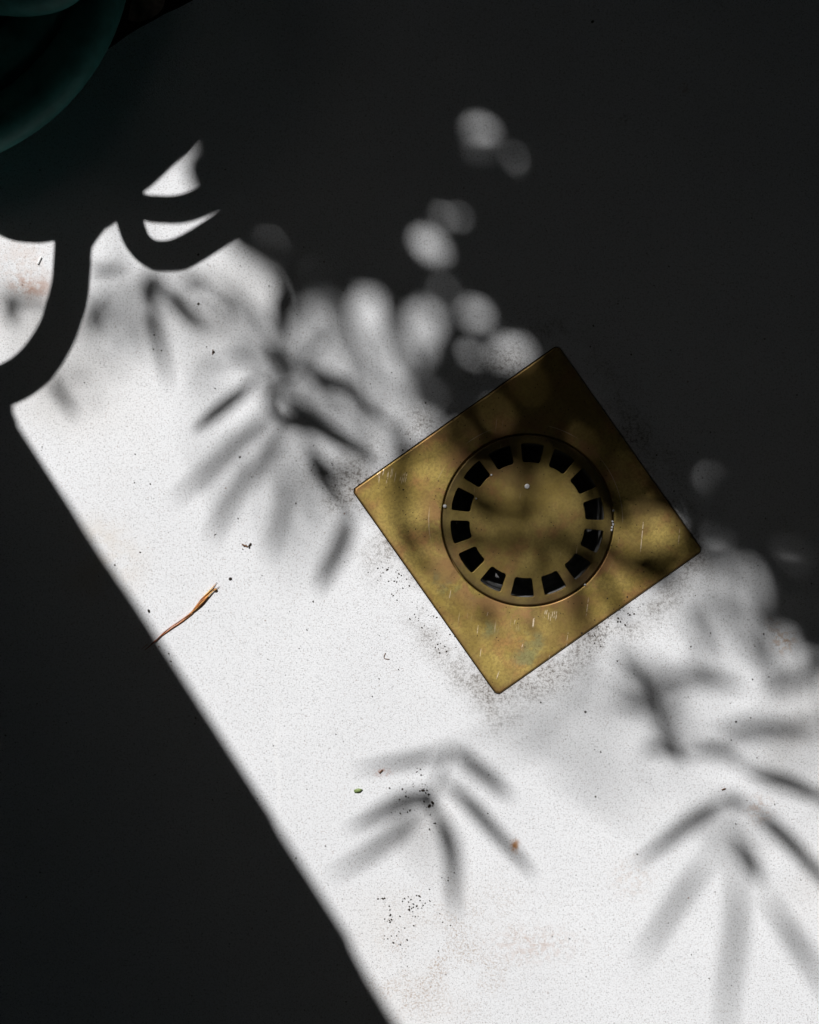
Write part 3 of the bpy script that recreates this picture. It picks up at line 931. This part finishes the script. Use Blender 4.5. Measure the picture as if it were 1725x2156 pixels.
# ------------------------------------------------------------------ hoses
def build_hose():
    cx, cy = -173, -124
    R0 = 0.0102
    ctrl = []
    # stacked turns: radius (grid units as seen), height, from the bottom of the pile upwards
    turns = [(352, 0.0105), (250, 0.0105), (150, 0.0108), (404, 0.0280), (300, 0.0300), (196, 0.0310)]
    per = 14
    for k, (r, h) in enumerate(turns):
        for i in range(per):
            a = 2 * math.pi * (i / per) - 2.2
            f = i / per
            nr, nh = turns[min(k + 1, len(turns) - 1)]
            blend = max(0.0, (f - 0.75) / 0.25)
            rr = r * (1 - blend) + nr * blend
            hh = h * (1 - blend) + nh * blend
            wob = 1 + 0.02 * math.sin(a * 2 + k * 1.7)
            fl = 1.0 + 0.05 * max(0.0, math.cos(a - 1.9)) ** 3
            ctrl.append(V(cx + math.cos(a) * rr * wob * fl, cy + math.sin(a) * rr * wob * fl, hh))
    # the free end crosses over the pile
    for x, y, h in ((-330, -150, 0.046), (-160, -60, 0.050), (-20, -30, 0.051), (70, -26, 0.051), (135, -52, 0.051), (190, -150, 0.050), (260, -330, 0.04), (330, -520, 0.004), (420, -800, -0.010)):
        ctrl.append(V(x, y, h))
    path = catmull(ctrl, 8)
    vs, fs = tube_data(path, R0, 20)
    o = mesh('garden_hose', vs, fs, M_HOSE, None, True)
    tag(o, 'dark teal rubber garden hose lying in a shaded coil at upper left', 'garden hose')

def build_thin_hose():
    loops = [
        ([(560, 20), (640, 180), (610, 320), (560, 400), (500, 458), (440, 500), (388, 530), (352, 539), (317, 533), (290, 508), (274, 465), (262, 400), (252, 330)], .140, .0053),
        ([(215, 370), (290, 430), (340, 441), (390, 438), (440, 416), (495, 372), (545, 305), (560, 160), (420, 60), (270, 150)], .155, .0048),
        ([(190, 385), (230, 402), (284, 378), (328, 340), (380, 287), (424, 218), (385, 100), (250, 120), (190, 250)], .165, .0050),
        ([(190, 360), (172, 430), (115, 466), (60, 474), (0, 458), (-80, 380), (-60, 200), (100, 150), (190, 250)], .132, .0060),
        ([(228, 405), (190, 452), (158, 500), (152, 550), (148, 600), (135, 655), (115, 710), (68, 775), (8, 812), (-90, 838)], .147, .0069),
    ]
    ctrl = [P(250, -900, -0.014), P(300, -600, 0.02), P(420, -250, .09)]
    rad = [.0053] * 3
    for pts, h, r in loops:
        for x, y in pts:
            ctrl.append(P(x, y, h)); rad.append(r)
    ctrl += [P(-220, 880, .09), P(-330, 950, .03), P(-450, 1020, .0072), P(-650, 1100, .0072)]
    rad += [.0069] * 4
    path = catmull(ctrl, 7)
    vs, fs = tube_data(path, list(np.interp(np.linspace(0, len(rad) - 1, len(path)), range(len(rad)), rad)), 14)
    o = mesh('watering_tube', vs, fs, M_TUBE, None, True)
    tag(o, 'thin green watering tube looped over a stake beside the coiled hose', 'watering tube')
    # stake that carries the loops
    b = P(180, 270, 0.15)
    root = empty('hose_stake', (b.x, b.y, -0.03))
    tag(root, 'short steel stake with a forked head holding the tube loops', 'stake')
    off = Vector((b.x, b.y, -0.03))
    vs, fs = tube_data([Vector((0, 0, -0.03)), Vector((0, 0, 0.05)), Vector((0, 0, 0.152))], 0.004, 10)
    mesh('rod', vs, fs, M_STEEL, root, True)
    vs, fs = tube_data(catmull([Vector((-0.014, 0.02, 0.175)), Vector((-0.012, 0.016, 0.158)), Vector((0, 0, 0.150)), Vector((0.004, -0.012, 0.154)), Vector((0.005, -0.015, 0.163))], 5), 0.003, 8)
    mesh('fork', vs, fs, M_STEEL, root, True)
build_hose()
build_thin_hose()

# ------------------------------------------------------------------ small litter on the paving
def mat_stem():
    m = NT('dry_grass_stem')
    x = m.sep(m.obj)
    t = m.rng(x[0], 0.0, 0.035, 0, 1, False)
    n = m.noise(1.0, 2, 0.5, m.mapping(scale=(120, 2600, 2600)))
    col = m.mix(t, (0.40, 0.10, 0.04), (0.70, 0.27, 0.05))
    col = m.mix(m.rng(n, 0.45, 0.65), col, (0.10, 0.028, 0.012))
    col = m.mix(m.math('MULTIPLY', m.rng(n, 0.5, 0.35), m.rng(t, 0.55, 0.9)), col, (0.66, 0.50, 0.17))
    return m.set(col, 0.45, 0, 0.4)
M_STEM = mat_stem()

def build_stem():
    # 1725-grid course of the stem, lower left to upper right
    a = G(298, 1366); b = G(461, 1232)
    ang = math.atan2(b.y - a.y, b.x - a.x)
    root = empty('dry_grass_stem', a)
    root.rotation_euler = (0, 0, ang)
    tag(root, 'dry orange-brown grass stem with a split tip lying across the shadow edge', 'grass stem')
    c, s = math.cos(-ang), math.sin(-ang)
    def L(x, y, z):
        p = G(x, y) - a
        return Vector((p.x * c - p.y * s, p.x * s + p.y * c, z))
    def strand(name, pts, radii, flat=0.55):
        path = catmull(pts, 6)
        r = np.interp(np.linspace(0, 1, len(path)), np.linspace(0, 1, len(radii)), radii)
        vs, fs = tube_data(path, list(r), 10)
        o = mesh(name, vs, fs, M_STEM, root, True)
        return o
    strand('stalk', [L(305, 1369, .0006), L(325, 1352, .0006), L(350, 1328, .0007), L(380, 1307, .0008), L(403, 1290, .0009), L(420, 1270, .0009), L(438, 1254, .0008)],
           [.00013, .0002, .00021, .00024, .0003, .0004, .00025])
    strand('stalk', [L(318, 1356, .0004), L(350, 1331, .0005), L(382, 1309, .0006), L(406, 1291, .0006)], [.0001, .0002, .00022, .00015])
    strand('sheath', [L(404, 1290, .0008), L(424, 1271, .0011), L(444, 1249, .0009), L(463, 1234, .0004)], [.0002, .00034, .00028, .00005])
    strand('sheath', [L(408, 1283, .0005), L(425, 1262, .0008), L(441, 1245, .0008), L(457, 1226, .0004)], [.0002, .00036, .0003, .00005])
    strand('hair', [L(298, 1367, .0003), L(304, 1362, .0005), L(311, 1356, .0006)], [.00006, .0001, .00008])
    strand('tip', [L(449, 1243, .0009), L(453, 1241, .0012), L(456, 1240, .0009)], [.0002, .0005, .0003])
build_stem()

def crumb_mesh(name, r, seed, squash=0.7):
    q = random.Random(seed)
    bm = bmesh.new()
    bmesh.ops.create_icosphere(bm, subdivisions=1, radius=r)
    for v in bm.verts:
        v.co *= q.uniform(0.6, 1.25)
        v.co.z = v.co.z * squash + r * squash * 0.7
    me = bpy.data.meshes.new(name)
    bm.to_mesh(me); bm.free()
    return me

def build_litter():
    protos = []
    for k in range(6):
        bm = bmesh.new(); bmesh.ops.create_icosphere(bm, subdivisions=1, radius=1.0)
        q = random.Random(k)
        vs = [v.co * q.uniform(0.55, 1.25) for v in bm.verts]
        fs = [tuple(v.index for v in f.verts) for f in bm.faces]
        bm.free(); protos.append((vs, fs))
    verts, faces = [], []
    def crumb(x, y, r):
        vs, fs = protos[rng.randrange(6)]
        p = G(x, y)
        sx, sy, sz = r * S * rng.uniform(.6, 1.5), r * S * rng.uniform(.6, 1.3), r * S * 0.55
        a = rng.uniform(0, 6.28); ca, sa = math.cos(a), math.sin(a)
        k = len(verts)
        for v in vs:
            x_, y_ = v.x * sx, v.y * sy
            verts.append(Vector((p.x + x_ * ca - y_ * sa, p.y + x_ * sa + y_ * ca, sz * 0.75 + v.z * sz)))
        faces.extend(tuple(k + i for i in f) for f in fs)
    clusters = [(890, 1667, 7, 7, 2.6), (902, 1692, 6, 6, 2.6), (862, 1670, 12, 5, 1.8), (883, 1626, 7, 5, 1.9), (897, 1650, 14, 4, 1.6), (843, 1692, 22, 8, 1.6),
                (866, 1708, 10, 5, 2.0), (900, 1720, 14, 5, 1.6), (805, 1890, 3, 3, 2.4), (796, 1893, 2, 2, 2.6), (861, 1890, 8, 8, 2.4), (861, 1908, 8, 8, 2.4),
                (893, 1908, 9, 7, 2.0), (820, 1935, 14, 8, 2.0), (836, 1972, 12, 9, 1.9), (880, 1930, 20, 8, 1.6), (945, 1850, 12, 4, 1.8), (865, 1990, 50, 18, 1.4),
                (517, 1149, 5, 6, 2.4), (830, 1216, 12, 14, 1.6), (845, 1240, 18, 14, 1.4), (870, 1262, 16, 12, 1.3), (900, 1300, 16, 14, 1.6), (930, 1350, 16, 16, 1.5),
                (800, 1195, 16, 12, 1.5), (1290, 1310, 20, 24, 1.6), (1325, 1280, 16, 16, 1.5), (1250, 1345, 20, 18, 1.5), (680, 990, 26, 16, 1.6), (850, 940, 30, 16, 1.4),
                (1430, 970, 34, 14, 1.6), (560, 560, 150, 20, 1.2)]
    for x, y, sp, n, r in clusters:
        for _ in range(n):
            crumb(rng.gauss(x, sp), rng.gauss(y, sp * 0.8), r * rng.uniform(0.45, 1.25))
    for _ in range(240):
        crumb(rng.uniform(0, 1725), rng.uniform(450, 2150), rng.uniform(0.8, 2.0))
    for x, y, r in ((450, 741, 3.0), (485, 1219, 3.0), (313, 1286, 3.0), (1233, 1499, 2.6), (1300, 1392, 2.0), (1250, 686, 2.2), (1248, 45, 3), (435, 730, 1.6), (418, 640, 2.4),
                    (340, 738, 2.2), (325, 705, 1.8), (640, 520, 2.2), (418, 536, 2.6), (475, 357, 2.4), (1585, 1430, 2.2), (1608, 1335, 3), (1550, 1520, 2.0)):
        crumb(x, y, r)
    o = mesh('dirt_crumbs', verts, faces, M_CRUMB)
    tag(o, 'dark crumbs of dirt scattered over the white paving', 'dirt', kind='stuff')
    # green scrap of leaf
    p = G(755, 1664)
    path = [G(746, 1666, .0004), G(752, 1664, .0007), G(757, 1663, .0008), G(763, 1662, .0005)]
    vs, fs = leaf_verts([q - p for q in path], [5 * S, 8 * S, 7 * S, 1 * S])
    o = mesh('leaf_scrap', vs, fs, M_GREEN, None, True); o.location = p
    sm = o.modifiers.new('thickness', 'SOLIDIFY'); sm.thickness = 0.0002
    tag(o, 'tiny bright green scrap of leaf above the fanned leaf shadow', 'leaf scrap')
    def fibre(pts, r, label, mat=M_FIBRE, name='plant_fibre'):
        p = G(*pts[0])
        path = catmull([G(x, y, r * 0.9) - p for x, y in pts], 5)
        vs, fs = tube_data(path, r, 8)
        o = mesh(name, vs, fs, mat, None, True); o.location = p
        tag(o, label, 'plant fibre')
    fibre([(812, 1375), (809, 1383), (811, 1387), (820, 1388)], .00016, 'hair-thin brown fibre bent like an L left of the drain plate')
    fibre([(1520, 1663), (1523, 1662), (1528, 1660)], .00028, 'short dark splinter above the lower right leaf shadow')
    fibre([(799, 1628), (803, 1624), (806, 1621)], .0003, 'short rust brown splinter near the green leaf scrap')
    fibre([(510, 1146), (516, 1149), (522, 1151)], .0003, 'dark curled speck between drain and lower wall shadow')
    fibre([(80, 556), (83, 549), (87, 541)], .00042, 'short bright white fibre inside the left loop of hose shadow', M_WHITE)
    fibre([(52, 506), (58, 496), (65, 486)], .00010, 'hair-thin pale fibre at the edge of the hose shadow', M_WHITE)
    fibre([(448, 736), (449, 742), (447, 746)], .0002, 'small black hooked fibre in the sunlit strip below the hose shadow')
build_litter()

def build_dry_leaf():
    p = V(300, 14, -0.012)
    q = [V(272, 40, -0.014), V(285, 26, -0.008), V(305, 12, -0.007), V(328, 2, -0.010), V(345, -10, -0.015)]
    path = catmull(q, 3)
    n = len(path)
    vs, fs = leaf_verts([v - p for v in path], [max(0.0006, 0.011 * math.sin(math.pi * (i + 0.3) / (n - 0.4))) for i in range(n)], 0.35)
    o = mesh('dry_leaf', vs, fs, mat_plain('grey_brown_dry_leaf', (0.30, 0.22, 0.17), 0.8, 0.2, 300, 0.3), None, True)
    o.location = p
    sm = o.modifiers.new('thickness', 'SOLIDIFY'); sm.thickness = 0.0003
    tag(o, 'grey-brown dry leaf on the dark soil beside the coiled hose', 'dry leaf')
build_dry_leaf()

def build_droplets():
    m = NT('water'); m.set((0.93, 0.93, 0.95), 0.22, 0.0, 1.0)  # milky white base colour stands in for the sun glints
    m.b.inputs['Transmission Weight'].default_value = 0.35
    m.b.inputs['IOR'].default_value = 1.33
    bm = bmesh.new(); bmesh.ops.create_uvsphere(bm, u_segments=20, v_segments=12, radius=1.0)
    me = bpy.data.meshes.new('glint_droplet'); bm.to_mesh(me); bm.free()
    me.materials.append(m.m)
    me.polygons.foreach_set('use_smooth', [True] * len(me.polygons))
    def drop(x, y, r, label, squash=0.55, z=0.0002):
        o = bpy.data.objects.new('glint_droplet', me)
        scene.collection.objects.link(o)
        p = G(x, y)
        o.location = (p.x, p.y, z + r * S * squash * 0.6)
        o.scale = (r * S, r * S, r * S * squash)
        tag(o, label, 'water drop', 'water drops on the drain')
    drop(1110, 1024, 5.5, 'largest water drop, whitened for its sun glint, on the upper middle of the drain grate', 0.45)
    drop(937, 1066, 4, 'white bead painting the sun glint in the groove at the left rim of the grate', 0.8)
    for x, y, w in ((1290, 1098, 'topmost'), (1291, 1104, 'second from top'), (1289, 1110, 'third from top'), (1288, 1116, 'lowest')):
        drop(x, y, 2.4, w + ' of four tiny white beads painting sun glints along the right rim of the grate', 0.8)
    drop(1035, 1000, 2.2, 'lone glint-white water bead beside the upper left slot of the grate', 0.9)
    drop(1003, 1050, 2.2, 'lone glint-white water bead beside the left slot of the grate', 0.9)
    drop(1292, 1075, 2.2, 'lone glint-white water bead on the rim above the bead row', 0.9)
    drop(1232, 1231, 2.2, 'lone glint-white water bead on the lower right rim of the grate', 0.9)
build_droplets()
